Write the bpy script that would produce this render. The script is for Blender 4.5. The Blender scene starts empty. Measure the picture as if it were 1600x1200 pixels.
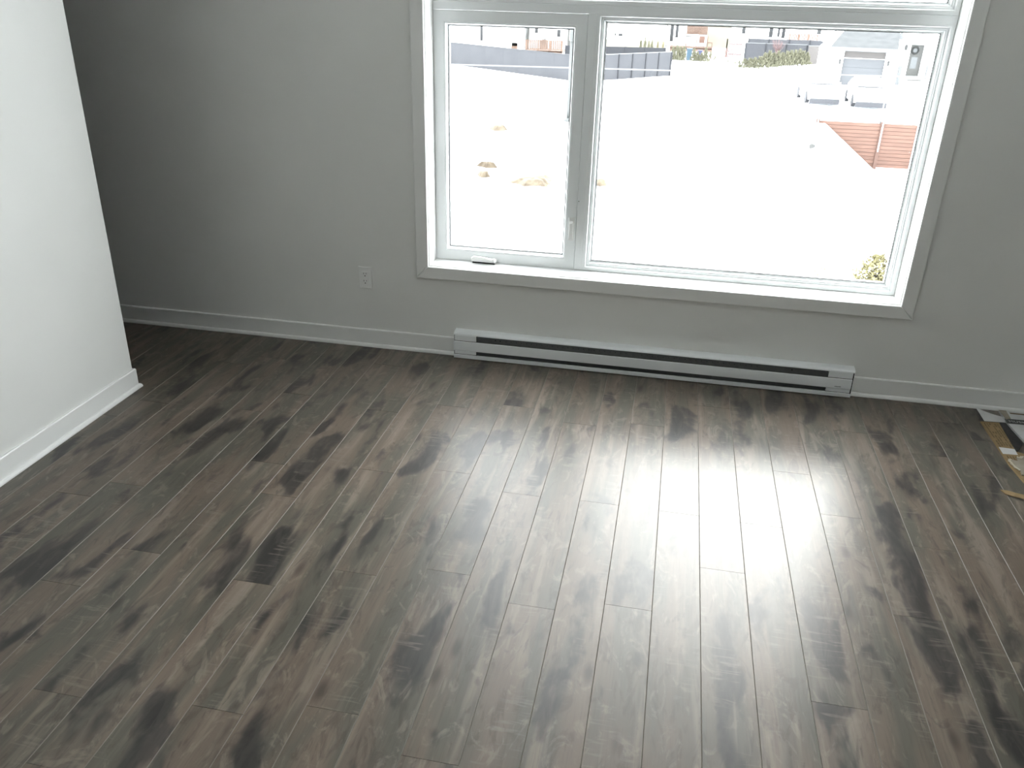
import bpy, bmesh, math, random
from mathutils import Vector, Matrix

# ------------------------------------------------------------------ scene, camera, sky, exposure
scene = bpy.context.scene
C = scene.collection
random.seed(7)

F_PX = 1296.5
YAW, PITCH, ROLL = math.radians(10.547), math.radians(-25.318), math.radians(1.520)
cam_data = bpy.data.cameras.new('camera')
cam_data.sensor_fit = 'HORIZONTAL'
cam_data.sensor_width = 36.0
cam_data.lens = 36.0 * F_PX / 1600.0
cam_data.clip_start = 0.05
cam_data.clip_end = 600
cam = bpy.data.objects.new('camera', cam_data)
C.objects.link(cam)
base = Matrix(((1, 0, 0), (0, 0, -1), (0, 1, 0)))
rot = Matrix.Rotation(YAW, 3, 'Z') @ Matrix.Rotation(PITCH, 3, 'X') @ base @ Matrix.Rotation(ROLL, 3, 'Z')
cam.matrix_world = Matrix.Translation((-0.217, -3.814, 1.698)) @ rot.to_4x4()
scene.camera = cam

SKY = 14.5
world = bpy.data.worlds.new('overcast_sky')
scene.world = world
world.use_nodes = True
wb = world.node_tree.nodes['Background']
wb.inputs['Color'].default_value = (0.95, 0.98, 1.0, 1)
wb.inputs['Strength'].default_value = SKY

# sun veiled by thin cloud: low, straight out through the window, a wide soft disc
sd_ = bpy.data.lights.new('veiled_sun', 'SUN')
sd_.energy = 1.8
sd_.angle = math.radians(16)
sd_.color = (1.0, 0.97, 0.93)
sun = bpy.data.objects.new('veiled_sun', sd_); C.objects.link(sun)
SUN_AZ, SUN_EL = math.radians(8.0), math.radians(29.5)
sun.rotation_euler = Vector((-math.sin(SUN_AZ) * math.cos(SUN_EL), -math.cos(SUN_AZ) * math.cos(SUN_EL), -math.sin(SUN_EL))).to_track_quat('-Z', 'Y').to_euler()

# light portal in the window opening (guides sampling of the sky, gives no light of its own)
def portal(name, loc, rot_e, sx, sy):
    d = bpy.data.lights.new(name, 'AREA')
    d.shape = 'RECTANGLE'; d.size = sx; d.size_y = sy
    d.cycles.is_portal = True
    o = bpy.data.objects.new(name, d); C.objects.link(o)
    o.location = loc; o.rotation_euler = rot_e
portal('window_portal', (-0.258, 0.23, 1.40), (math.radians(-90), 0, 0), 2.2, 1.95)

scene.view_settings.view_transform = 'Standard'
scene.view_settings.look = 'None'
scene.view_settings.gamma = 1.0
scene.view_settings.exposure = 0.0
scene.view_settings.use_curve_mapping = False
scene.cycles.max_bounces = 14
scene.cycles.diffuse_bounces = 10
scene.cycles.glossy_bounces = 6
scene.cycles.transparent_max_bounces = 16
scene.cycles.sample_clamp_indirect = 20.0

# ------------------------------------------------------------------ helpers
def mat(name, col, rough=0.6, spec=0.5, metal=0.0):
    m = bpy.data.materials.new(name); m.use_nodes = True
    b = m.node_tree.nodes['Principled BSDF']
    b.inputs['Base Color'].default_value = (*col, 1)
    b.inputs['Roughness'].default_value = rough
    b.inputs['Specular IOR Level'].default_value = spec
    b.inputs['Metallic'].default_value = metal
    return m

def noisy(name, c1, c2, scale, rough=0.7, bump=0.0, stretch=(1, 1, 1), detail=4.0, lo=0.35, hi=0.65, bscale=None, spec=0.5):
    """two-tone noise colour, optional fine bump, per-object offset"""
    m = mat(name, c1, rough, spec)
    nt = m.node_tree; N = nt.nodes; L = nt.links
    b = N['Principled BSDF']
    tc = N.new('ShaderNodeTexCoord'); oi = N.new('ShaderNodeObjectInfo')
    mul = N.new('ShaderNodeMath'); mul.operation = 'MULTIPLY'; mul.inputs[1].default_value = 53.0
    L.new(oi.outputs['Random'], mul.inputs[0])
    add = N.new('ShaderNodeVectorMath'); add.operation = 'ADD'
    L.new(tc.outputs['Object'], add.inputs[0]); L.new(mul.outputs[0], add.inputs[1])
    mp = N.new('ShaderNodeMapping'); mp.inputs['Scale'].default_value = stretch
    L.new(add.outputs[0], mp.inputs['Vector'])
    nz = N.new('ShaderNodeTexNoise'); nz.inputs['Scale'].default_value = scale; nz.inputs['Detail'].default_value = detail
    L.new(mp.outputs[0], nz.inputs['Vector'])
    r = N.new('ShaderNodeValToRGB')
    r.color_ramp.elements[0].position = lo; r.color_ramp.elements[0].color = (*c1, 1)
    r.color_ramp.elements[1].position = hi; r.color_ramp.elements[1].color = (*c2, 1)
    L.new(nz.outputs['Fac'], r.inputs['Fac']); L.new(r.outputs['Color'], b.inputs['Base Color'])
    if bump:
        nb = N.new('ShaderNodeTexNoise'); nb.inputs['Scale'].default_value = bscale or scale * 8; nb.inputs['Detail'].default_value = 3
        L.new(mp.outputs[0], nb.inputs['Vector'])
        bp = N.new('ShaderNodeBump'); bp.inputs['Strength'].default_value = bump; bp.inputs['Distance'].default_value = 0.002
        L.new(nb.outputs['Fac'], bp.inputs['Height']); L.new(bp.outputs[0], b.inputs['Normal'])
    return m

class MB:
    """collects geometry for ONE mesh"""
    def __init__(s): s.v = []; s.f = []
    def add(s, vs, fs):
        k = len(s.v); s.v += [tuple(p) for p in vs]; s.f += [tuple(i + k for i in f) for f in fs]; return s
    def box(s, x0, x1, y0, y1, z0, z1):
        return s.add([(x0, y0, z0), (x1, y0, z0), (x1, y1, z0), (x0, y1, z0), (x0, y0, z1), (x1, y0, z1), (x1, y1, z1), (x0, y1, z1)],
                     [(3, 2, 1, 0), (4, 5, 6, 7), (0, 1, 5, 4), (1, 2, 6, 5), (2, 3, 7, 6), (3, 0, 4, 7)])
    def prism_x(s, prof, x0, x1):
        """closed (y, z) outline extruded along x"""
        n = len(prof)
        vs = [(x0, y, z) for y, z in prof] + [(x1, y, z) for y, z in prof]
        fs = [tuple(range(n - 1, -1, -1)), tuple(range(n, 2 * n))] + [(i, (i + 1) % n, n + (i + 1) % n, n + i) for i in range(n)]
        return s.add(vs, fs)
    def prism_y(s, prof, y0, y1):
        """closed (x, z) outline extruded along y"""
        n = len(prof)
        vs = [(x, y0, z) for x, z in prof] + [(x, y1, z) for x, z in prof]
        fs = [tuple(range(n)), tuple(range(2 * n - 1, n - 1, -1))] + [((i + 1) % n, i, n + i, n + (i + 1) % n) for i in range(n)]
        return s.add(vs, fs)
    def prism_z(s, prof, z0, z1):
        n = len(prof)
        vs = [(x, y, z0) for x, y in prof] + [(x, y, z1) for x, y in prof]
        fs = [tuple(range(n - 1, -1, -1)), tuple(range(n, 2 * n))] + [(i, (i + 1) % n, n + (i + 1) % n, n + i) for i in range(n)]
        return s.add(vs, fs)
    def tube(s, pts, radii, seg=8, cap=True):
        rings = []
        pts = [Vector(p) for p in pts]
        for i, p in enumerate(pts):
            d = (pts[min(i + 1, len(pts) - 1)] - pts[max(i - 1, 0)]).normalized()
            a = d.orthogonal().normalized(); b = d.cross(a)
            r = radii[i] if isinstance(radii, (list, tuple)) else radii
            rings.append([p + (a * math.cos(t) + b * math.sin(t)) * r for t in [2 * math.pi * k / seg for k in range(seg)]])
        vs = [q for r in rings for q in r]; fs = []
        for i in range(len(rings) - 1):
            for k in range(seg):
                fs.append((i * seg + k, i * seg + (k + 1) % seg, (i + 1) * seg + (k + 1) % seg, (i + 1) * seg + k))
        if cap:
            fs.append(tuple(range(seg - 1, -1, -1))); fs.append(tuple(len(vs) - seg + k for k in range(seg)))
        return s.add(vs, fs)
    def lathe(s, prof, cx=0, cy=0, seg=16):
        vs = [(cx + r * math.cos(2 * math.pi * k / seg), cy + r * math.sin(2 * math.pi * k / seg), z) for r, z in prof for k in range(seg)]
        fs = []
        for i in range(len(prof) - 1):
            for k in range(seg):
                fs.append((i * seg + k, i * seg + (k + 1) % seg, (i + 1) * seg + (k + 1) % seg, (i + 1) * seg + k))
        fs.append(tuple(range(seg - 1, -1, -1))); fs.append(tuple(len(vs) - seg + k for k in range(seg)))
        return s.add(vs, fs)
    def ring(s, x0, x1, z0, z1, prof):
        """rectangular frame in the xz plane; prof = list of (inset, y)"""
        vs = []
        for i, y in prof:
            vs += [(x0 + i, y, z0 + i), (x1 - i, y, z0 + i), (x1 - i, y, z1 - i), (x0 + i, y, z1 - i)]
        n = len(prof); fs = []
        for a in range(n - 1):
            for k in range(4):
                fs.append((a * 4 + k, a * 4 + (k + 1) % 4, (a + 1) * 4 + (k + 1) % 4, (a + 1) * 4 + k))
        for k in range(4):
            fs.append(((n - 1) * 4 + k, (n - 1) * 4 + (k + 1) % 4, (k + 1) % 4, k))
        return s.add(vs, fs)
    def mesh(s, name, smooth=False, bevel=0.0, bseg=2):
        me = bpy.data.meshes.new(name)
        me.from_pydata(s.v, [], s.f)
        bm = bmesh.new(); bm.from_mesh(me)
        bmesh.ops.recalc_face_normals(bm, faces=bm.faces)
        if bevel:
            es = [e for e in bm.edges if len(e.link_faces) == 2 and e.calc_face_angle(0) > 0.6]
            bmesh.ops.bevel(bm, geom=es, offset=bevel, segments=bseg, affect='EDGES', profile=0.5, clamp_overlap=True)
        bm.to_mesh(me); bm.free()
        if smooth:
            for p in me.polygons: p.use_smooth = True
        return me
    def build(s, name, m, parent=None, smooth=False, bevel=0.0, bseg=2, loc=None):
        return obj(name, s.mesh(name, smooth, bevel, bseg), m, parent, loc)

def obj(name, me, m, parent=None, loc=None):
    o = bpy.data.objects.new(name, me); C.objects.link(o)
    if m and not me.materials: me.materials.append(m)
    if parent: o.parent = parent
    if loc: o.location = loc
    return o
def tag(o, label=None, cat=None, group=None, kind=None):
    if label: o['label'] = label
    if cat: o['category'] = cat
    if group: o['group'] = group
    if kind: o['kind'] = kind
    return o
def thing(name, label, cat, loc=(0, 0, 0), rz=0.0, group=None, kind=None):
    o = bpy.data.objects.new(name, None); C.objects.link(o)
    o.empty_display_size = 0.1
    o.location = loc; o.rotation_euler = (0, 0, rz)
    return tag(o, label, cat, group, kind)
def copy_tree(o, loc, rz=None, scale=None, parent=None):
    c = o.copy(); C.objects.link(c); c.parent = parent
    if loc is not None: c.location = loc
    if rz is not None: c.rotation_euler = (0, 0, rz)
    if scale is not None: c.scale = scale
    for ch in list(o.children):
        copy_tree(ch, None, parent=c)
    return c
def box(name, m, parent, x0, x1, y0, y1, z0, z1, bevel=0.0):
    return MB().box(x0, x1, y0, y1, z0, z1).build(name, m, parent, bevel=bevel)

# ------------------------------------------------------------------ materials
M = {}
M['wall'] = noisy('wall_paint', (0.74, 0.74, 0.72), (0.76, 0.76, 0.74), 3.0, 0.75, 0.08, bscale=260, spec=0.3)
M['ceiling'] = noisy('ceiling_paint', (0.80, 0.80, 0.78), (0.82, 0.82, 0.80), 3.0, 0.85, 0.05, bscale=200, spec=0.2)
M['trim'] = noisy('trim_paint', (0.78, 0.78, 0.765), (0.80, 0.80, 0.785), 5.0, 0.42, 0.02, bscale=300)
M['jamb'] = noisy('jamb_paint', (0.80, 0.80, 0.79), (0.82, 0.82, 0.81), 5.0, 0.45, 0.02, bscale=300)
M['pvc'] = noisy('white_pvc', (0.80, 0.82, 0.825), (0.815, 0.835, 0.84), 4.0, 0.35)
M['gasket'] = mat('black_gasket', (0.015, 0.016, 0.018), 0.6)
M['plastic'] = mat('white_plastic', (0.80, 0.80, 0.79), 0.35)
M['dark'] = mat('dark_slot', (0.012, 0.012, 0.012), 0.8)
M['heater'] = noisy('white_enamel', (0.78, 0.80, 0.81), (0.80, 0.82, 0.83), 6.0, 0.42)
M['heater_in'] = noisy('grey_fin_metal', (0.075, 0.08, 0.082), (0.095, 0.10, 0.10), 40, 0.55)
M['subfloor'] = noisy('dark_underlay', (0.02, 0.018, 0.016), (0.03, 0.027, 0.024), 8, 0.9)

def wood_floor():
    m = mat('grey_brown_laminate', (0.2, 0.17, 0.14), 0.3)
    nt = m.node_tree; N = nt.nodes; L = nt.links
    b = N['Principled BSDF']
    tc = N.new('ShaderNodeTexCoord'); oi = N.new('ShaderNodeObjectInfo')
    seed = N.new('ShaderNodeCombineXYZ')
    for k, f in enumerate((37.0, 91.0, 57.0)):
        q = N.new('ShaderNodeMath'); q.operation = 'MULTIPLY'; q.inputs[1].default_value = f
        L.new(oi.outputs['Random'], q.inputs[0]); L.new(q.outputs[0], seed.inputs[k])
    P = N.new('ShaderNodeVectorMath'); P.operation = 'ADD'
    L.new(tc.outputs['Object'], P.inputs[0]); L.new(seed.outputs[0], P.inputs[1])
    def noise(sc, scale=1.0, detail=3.0, rough=0.5, dist=0.0):
        mp = N.new('ShaderNodeMapping'); mp.inputs['Scale'].default_value = sc
        L.new(P.outputs[0], mp.inputs['Vector'])
        n = N.new('ShaderNodeTexNoise'); n.inputs['Scale'].default_value = scale
        n.inputs['Detail'].default_value = detail; n.inputs['Roughness'].default_value = rough
        n.inputs['Distortion'].default_value = dist
        L.new(mp.outputs[0], n.inputs['Vector'])
        return n.outputs['Fac']
    def ramp(src, lo, hi):
        r = N.new('ShaderNodeMapRange'); r.interpolation_type = 'SMOOTHSTEP'
        r.inputs['From Min'].default_value = lo; r.inputs['From Max'].default_value = hi
        L.new(src, r.inputs['Value']); return r.outputs['Result']
    def math2(op, a, c):
        q = N.new('ShaderNodeMath'); q.operation = op
        for k, s in enumerate((a, c)):
            if isinstance(s, (int, float)): q.inputs[k].default_value = s
            else: L.new(s, q.inputs[k])
        return q.outputs[0]
    def mix(fac, a, c):
        q = N.new('ShaderNodeMix'); q.data_type = 'RGBA'
        if isinstance(fac, (int, float)): q.inputs['Factor'].default_value = fac
        else: L.new(fac, q.inputs['Factor'])
        for k, s in ((6, a), (7, c)):
            if isinstance(s, tuple): q.inputs[k].default_value = (*s, 1)
            else: L.new(s, q.inputs[k])
        return q.outputs[2]
    # long streaks, olive-grey against warm brown
    hue = noise((11, 1.7, 1), 1.0, 3, 0.5, 0.4)
    col = mix(ramp(hue, 0.38, 0.62), (0.132, 0.101, 0.077), (0.086, 0.080, 0.063))
    pale = noise((20, 1.5, 1), 1.0, 3, 0.5, 0.5)
    col = mix(math2('MULTIPLY', ramp(pale, 0.50, 0.72), 0.75), col, (0.205, 0.166, 0.132))
    # swirling figure
    fig = noise((15, 4.5, 1), 1.0, 5, 0.6, 2.2)
    col = mix(math2('MULTIPLY', ramp(fig, 0.53, 0.66), 0.55), col, (0.058, 0.047, 0.037))
    fig2 = noise((13, 5.5, 1.7), 1.0, 5, 0.62, 2.6)
    col = mix(math2('MULTIPLY', ramp(fig2, 0.54, 0.68), 0.50), col, (0.215, 0.178, 0.145))
    # pale sap edges of the boards
    sx = N.new('ShaderNodeSeparateXYZ'); L.new(tc.outputs['Object'], sx.inputs[0])
    edge = ramp(math2('ABSOLUTE', sx.outputs[0], 0.0), 0.035, 0.070)
    # dark smoky patches, elongated along the board
    blob = noise((7.8, 3.0, 1), 1.0, 4.0, 0.5, 0.35)
    blob = math2('SUBTRACT', blob, math2('MULTIPLY', edge, 0.07))
    col = mix(math2('MULTIPLY', ramp(blob, 0.52, 0.625), 0.82), col, (0.030, 0.028, 0.027))
    core = noise((24, 5.0, 1), 1.0, 4, 0.6, 1.2)
    col = mix(math2('MULTIPLY', math2('MULTIPLY', ramp(blob, 0.56, 0.68), ramp(core, 0.42, 0.58)), 0.65), col, (0.015, 0.014, 0.014))
    # knots
    mpk = N.new('ShaderNodeMapping'); mpk.inputs['Scale'].default_value = (9, 3.2, 1)
    L.new(P.outputs[0], mpk.inputs['Vector'])
    vo = N.new('ShaderNodeTexVoronoi'); vo.inputs['Scale'].default_value = 0.8
    L.new(mpk.outputs[0], vo.inputs['Vector'])
    kn = ramp(vo.outputs['Distance'], 0.16, 0.03)
    col = mix(math2('MULTIPLY', kn, 0.65), col, (0.024, 0.019, 0.016))
    # cross scrapes
    scr = noise((7, 62, 1), 1.0, 3, 0.6, 0.8); area = noise((7, 2.4, 3), 1.3, 1, 0.4)
    col = mix(math2('MULTIPLY', math2('MULTIPLY', ramp(scr, 0.54, 0.66), ramp(area, 0.54, 0.64)), 0.5), col, (0.18, 0.155, 0.128))
    # fine grain
    gr = noise((170, 7, 1), 1.0, 4, 0.7)
    col = mix(math2('MULTIPLY', ramp(gr, 0.45, 0.75), 0.25), col, (0.035, 0.030, 0.026))
    # board-to-board value
    val = N.new('ShaderNodeHueSaturation')
    val.inputs['Saturation'].default_value = 0.95
    vr = N.new('ShaderNodeMapRange'); vr.inputs['To Min'].default_value = 0.95; vr.inputs['To Max'].default_value = 1.05
    L.new(oi.outputs['Random'], vr.inputs['Value']); L.new(vr.outputs[0], val.inputs['Value'])
    L.new(col, val.inputs['Color']); L.new(val.outputs[0], b.inputs['Base Color'])
    rr = N.new('ShaderNodeMapRange'); rr.inputs['To Min'].default_value = 0.30; rr.inputs['To Max'].default_value = 0.38
    L.new(pale, rr.inputs['Value']); L.new(rr.outputs[0], b.inputs['Roughness'])
    h = math2('ADD', math2('MULTIPLY', scr, 0.5), gr)
    bp = N.new('ShaderNodeBump'); bp.inputs['Strength'].default_value = 0.10; bp.inputs['Distance'].default_value = 0.0012
    L.new(h, bp.inputs['Height']); L.new(bp.outputs[0], b.inputs['Normal'])
    b.inputs['Specular IOR Level'].default_value = 0.35
    return m
M['plank'] = wood_floor()

def glass_mat():
    m = bpy.data.materials.new('window_glass'); m.use_nodes = True
    nt = m.node_tree; N = nt.nodes; L = nt.links; N.clear()
    out = N.new('ShaderNodeOutputMaterial'); mx = N.new('ShaderNodeMixShader')
    tr = N.new('ShaderNodeBsdfTransparent'); tr.inputs['Color'].default_value = (0.975, 0.985, 0.98, 1)
    gl = N.new('ShaderNodeBsdfGlossy'); gl.inputs['Roughness'].default_value = 0.0
    lw = N.new('ShaderNodeLayerWeight'); lw.inputs['Blend'].default_value = 0.5
    pw = N.new('ShaderNodeMath'); pw.operation = 'POWER'; pw.inputs[1].default_value = 5.0
    ma = N.new('ShaderNodeMath'); ma.operation = 'MULTIPLY_ADD'; ma.inputs[1].default_value = 0.9; ma.inputs[2].default_value = 0.04
    L.new(lw.outputs['Facing'], pw.inputs[0]); L.new(pw.outputs[0], ma.inputs[0])
    L.new(ma.outputs[0], mx.inputs['Fac']); L.new(tr.outputs[0], mx.inputs[1]); L.new(gl.outputs[0], mx.inputs[2])
    L.new(mx.outputs[0], out.inputs['Surface'])
    return m
M['glass'] = glass_mat()

# ------------------------------------------------------------------ room shell
XR, YB, ZC, XH = 3.4, -7.2, 2.72, -8.0       # right wall, wall behind, ceiling, hall end
JX0, JX1, JZ0, JZ1 = -1.363, 0.847, 0.458, 2.36   # clear window opening
T = 0.22
w = MB()
o = 0.02
w.box(XH - .1, JX0 - o, 0, T, -0.3, ZC + .3)
w.box(JX1 + o, XR + .1, 0, T, -0.3, ZC + .3)
w.box(JX0 - o, JX1 + o, 0, T, -0.3, JZ0 - o)
w.box(JX0 - o, JX1 + o, 0, T, JZ1 + o, ZC + .3)
tag(w.build('wall_far', M['wall']), 'off-white painted wall around the big window', kind='structure')
PX, PE = -2.558, -0.748
tag(box('wall_left', M['wall'], None, PX - .12, PX, YB, PE, 0, ZC), 'white partition wall ending short of the window wall', kind='structure')
tag(box('wall_right', M['wall'], None, XR, XR + .1, YB, 0, 0, ZC), 'plain painted right wall', kind='structure')
tag(box('wall_behind', M['wall'], None, XH, XR, YB - .1, YB, 0, ZC), 'plain painted wall opposite the window', kind='structure')
tag(box('wall_hall', M['wall'], None, XH - .1, XH, YB, 0, 0, ZC), 'plain painted end wall of the dark hall', kind='structure')
tag(box('ceiling', M['ceiling'], None, XH, XR, YB, 0, ZC, ZC + .1), 'flat white ceiling', kind='structure')

# unseen eave added outside to block high sky and darken the near-wall floor
ev = tag(MB().box(-9, 6, T, T + .75, 2.62, 2.80).build('eave_blocker', M['trim']), 'added unseen eave slab blocking high sky above the window', kind='structure')

# floor: subfloor slab with single laminate boards on it
W_, LEN = 0.145, 1.215
floor_o = tag(box('floor', M['subfloor'], None, XH, XR, YB, 0.0, -0.2, -0.0105), 'grey-brown laminate plank floor', kind='structure')
M['bevel'] = noisy('pale_board_bevel', (0.145, 0.126, 0.105), (0.185, 0.165, 0.14), 12, 0.55)
def plank_mesh(x0, x1, y0, y1, bm=None):
    """board with painted long bevels and square butted ends"""
    g, bv, d = 0.0002, 0.0013, 0.0105
    x0 += g; x1 -= g; y0 += .0006; y1 -= .0006
    pr = [(x0, -d), (x0, -bv), (x0 + bv, 0.0), (x1 - bv, 0.0), (x1, -bv), (x1, -d)]
    vs = [(x, y0, z) for x, z in pr] + [(x, y1, z) for x, z in pr]
    fs = [(k, k + 1, k + 7, k + 6) for k in range(5)] + [tuple(range(5, -1, -1)), tuple(range(6, 12))]
    q = bm or MB()
    if not hasattr(q, 'bev'): q.bev = []
    q.bev += [len(q.f) + 1, len(q.f) + 3]
    q.add(vs, fs)
    return q
def plank_data(q, name):
    me = q.mesh(name)
    me.materials.append(M['plank']); me.materials.append(M['bevel'])
    for i in q.bev: me.polygons[i].material_index = 1
    return me
ROWY = {-14: -14.13, -13: -12.74, -12: -16.85, -11: -9.9, -10: -13.2, -9: -8.2, -8: -12.39, -7: -16.15, -6: -11.91, -5: -8.43,
        -4: -12.62, -3: -8.36, -2: -12.2, -1: -8.37, 0: -10.47, 1: -8.43, 2: -5.67, 3: -7.57, 4: -11.17, 5: -8.49, 6: -12.11, 7: -9.8}
full = plank_data(plank_mesh(-W_ / 2, W_ / 2, -LEN / 2, LEN / 2), 'plank')
rest = MB()
r0, r1 = int(math.floor(XH / W_)), int(math.ceil(XR / W_))
prng = random.Random(11)
for r in range(r0, r1):
    x0, x1 = r * W_, (r + 1) * W_
    x0c, x1c = max(x0, XH), min(x1, XR)
    yj = ROWY[r] * W_ if r in ROWY else -prng.uniform(0, 8.38) * W_
    while yj < 0: yj += LEN
    y1 = yj
    while y1 > YB:
        y0 = y1 - LEN
        a, c = max(y0, YB), min(y1, -0.002)
        if c - a > 0.02:
            seen = -24 <= r <= 11 and c > -3.2
            if seen:
                cx, cy = (x0 + x1) / 2, (a + c) / 2
                if abs(c - a - LEN) < 1e-4:
                    p = obj('plank', full, M['plank'], floor_o, (cx, cy, 0))
                else:
                    hh = (c - a) / 2
                    p = obj('plank', plank_data(plank_mesh(-W_ / 2, W_ / 2, -hh, hh), 'plank'), None, floor_o, (cx, cy, 0))
            else:
                plank_mesh(x0c, x1c, a, c, rest)
        y1 = y0
tag(obj('plank_rows', plank_data(rest, 'plank_rows'), None, floor_o), kind='stuff')

# baseboards with shoe moulding
def bb_profile(t=0.0115, h=0.094):
    return [(0, 0), (-t, 0), (-t, h - 0.004), (-t + 0.003, h), (0, h)]
SH = [(-0.0115, 0), (-0.0235, 0), (-0.0235, 0.006), (-0.0205, 0.013), (-0.0165, 0.0165), (-0.0115, 0.0175)]
def baseboard_far(name, x0, x1, label):
    b = tag(MB().prism_x(bb_profile(), x0, x1).build(name, M['trim']), label, kind='structure')
    MB().prism_x(SH, x0, x1).build('shoe_moulding', M['trim'], b)
HX0, HX1 = -1.222, 0.705
baseboard_far('baseboard_far_left', XH, HX0 - 0.001, 'white baseboard between the hall and the heater')
baseboard_far('baseboard_far_right', HX1 + 0.001, XR, 'white baseboard right of the heater')
def swept(prof, path):
    """(offset, z) outline swept along a plan path given with its outward mitre vectors"""
    q = MB(); n = len(prof); vs = []
    for (px, py), (nx, ny) in path:
        vs += [(px + nx * d, py + ny * d, z) for d, z in prof]
    fs = []
    for a in range(len(path) - 1):
        for k in range(n):
            fs.append((a * n + k, a * n + (k + 1) % n, (a + 1) * n + (k + 1) % n, (a + 1) * n + k))
    fs.append(tuple(range(n))); fs.append(tuple(range(len(vs) - 1, len(vs) - n - 1, -1)))
    return q.add(vs, fs)
path = [((PX, YB), (1, 0)), ((PX, PE), (1, 1)), ((PX - .12, PE), (-1, 1)), ((PX - .12, YB), (-1, 0))]
bl = tag(swept([(-y, z) for y, z in bb_profile()], path).build('baseboard_left', M['trim']), 'white baseboard wrapping the end of the partition', kind='structure')
swept([(-y, z) for y, z in SH], path).build('shoe_moulding', M['trim'], bl)
b = tag(MB().box(XR - .0115, XR, YB, -0.03, 0, .094).build('baseboard_right', M['trim']), 'white baseboard on the right wall', kind='structure')
b = tag(MB().box(PX + .03, XR - .02, YB, YB + .0115, 0, .094).build('baseboard_behind', M['trim']), 'white baseboard opposite the window', kind='structure')

# ------------------------------------------------------------------ window
win = thing('window_1', 'big white window: crank casement, fixed pane and transom light', None, (0, 0, 0), kind='structure')
cw, ct = 0.0605, 0.015
def casing(name, pts):
    me = MB().prism_y(pts, -ct, 0.0).mesh(name, bevel=0.0035, bseg=3)
    obj('casing_board', me, M['trim'], win)
x0, x1, z0, z1 = JX0 + .001, JX1 - .001, JZ0 + .001, JZ1 - .001
e = 0.0004
casing('casing_left', [(x0 - cw, z0 - cw + e), (x0, z0 + e), (x0, z1 - e), (x0 - cw, z1 + cw - e)])
casing('casing_right', [(x1, z0 + e), (x1 + cw, z0 - cw + e), (x1 + cw, z1 + cw - e), (x1, z1 - e)])
casing('casing_bottom', [(x0 - cw + e, z0 - cw), (x1 + cw - e, z0 - cw), (x1 - e, z0), (x0 + e, z0)])
casing('casing_top', [(x0 + e, z1), (x1 - e, z1), (x1 + cw - e, z1 + cw), (x0 - cw + e, z1 + cw)])
# jamb boards lining the opening, set back behind the casing edge
jf = 0.0130
FY = 0.130
jt = 0.018
for nm, a in (('l', (JX0 - jt, JX0 + .003, jf, FY + .08, JZ0 - jt, JZ1 + jt)), ('r', (JX1 - .003, JX1 + jt, jf, FY + .08, JZ0 - jt, JZ1 + jt)),
              ('b', (JX0 + .003, JX1 - .003, jf, FY + .08, JZ0 - jt, JZ0 + .002)), ('t', (JX0 + .003, JX1 - .003, jf, FY + .08, JZ1 - .002, JZ1 + jt))):
    MB().box(*a).build('jamb_board', M['jamb'], win, bevel=0.0015)
jx0, jx1, jz0, jz1 = JX0 + .003, JX1 - .003, JZ0 + .002, JZ1 - .002
# casement sash
sash = MB().ring(jx0 + .001, -0.657, jz0 + .001, 1.616,
                 [(0, .20), (0, .1335), (.0015, .132), (.048, .132), (.0500, .1345), (.0545, .1345), (.0560, .137), (.0605, .163), (.0625, .164), (.0625, .20)]).build('casement_sash', M['pvc'], win)
MB().ring(jx0 + .0600, -0.7170, jz0 + .0600, 1.5565, [(0, .165), (.0060, .1635), (.0060, .172), (0, .172)]).build('gasket', M['gasket'], sash)
box('pane', M['glass'], sash, jx0 + .0595, -.7160, .168, .190, jz0 + .0595, 1.5575)
# mullion, transom bar
MB().box(-.6555, -.6195, .1305, .20, jz0 + .001, 1.640).build('mullion', M['pvc'], win, bevel=.0012)
tb = MB().box(jx0 + .001, jx1 - .001, .1295, .20, 1.6175, 1.652).build('transom_bar', M['pvc'], win, bevel=.0012)
FP = [(0, .20), (0, .1315), (.0015, .130), (.017, .130), (.0195, .1355), (.0205, .142), (.0275, .1425), (.0290, .1465), (.0335, .147), (.0365, .158), (.0415, .1635), (.0435, .164), (.0435, .20)]
fx = MB().ring(-.6195, jx1 - .001, jz0 + .001, 1.6270, FP).build('fixed_frame', M['pvc'], win)
MB().ring(-.6195 + .042, jx1 - .043, jz0 + .043, 1.6270 - .042, [(0, .165), (.004, .1637), (.004, .172), (0, .172)]).build('gasket', M['gasket'], fx)
box('pane', M['glass'], fx, -.6195 + .0415, jx1 - .0425, .168, .190, jz0 + .0425, 1.6270 - .0415)
up = MB().ring(jx0 + .001, jx1 - .001, 1.6525, jz1 - .001, FP).build('transom_frame', M['pvc'], win)
MB().ring(jx0 + .043, jx1 - .043, 1.6525 + .042, jz1 - .043, [(0, .165), (.004, .1637), (.004, .172), (0, .172)]).build('gasket', M['gasket'], up)
box('pane', M['glass'], up, jx0 + .0425, jx1 - .0425, .168, .190, 1.6525 + .0415, jz1 - .0425)
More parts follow.
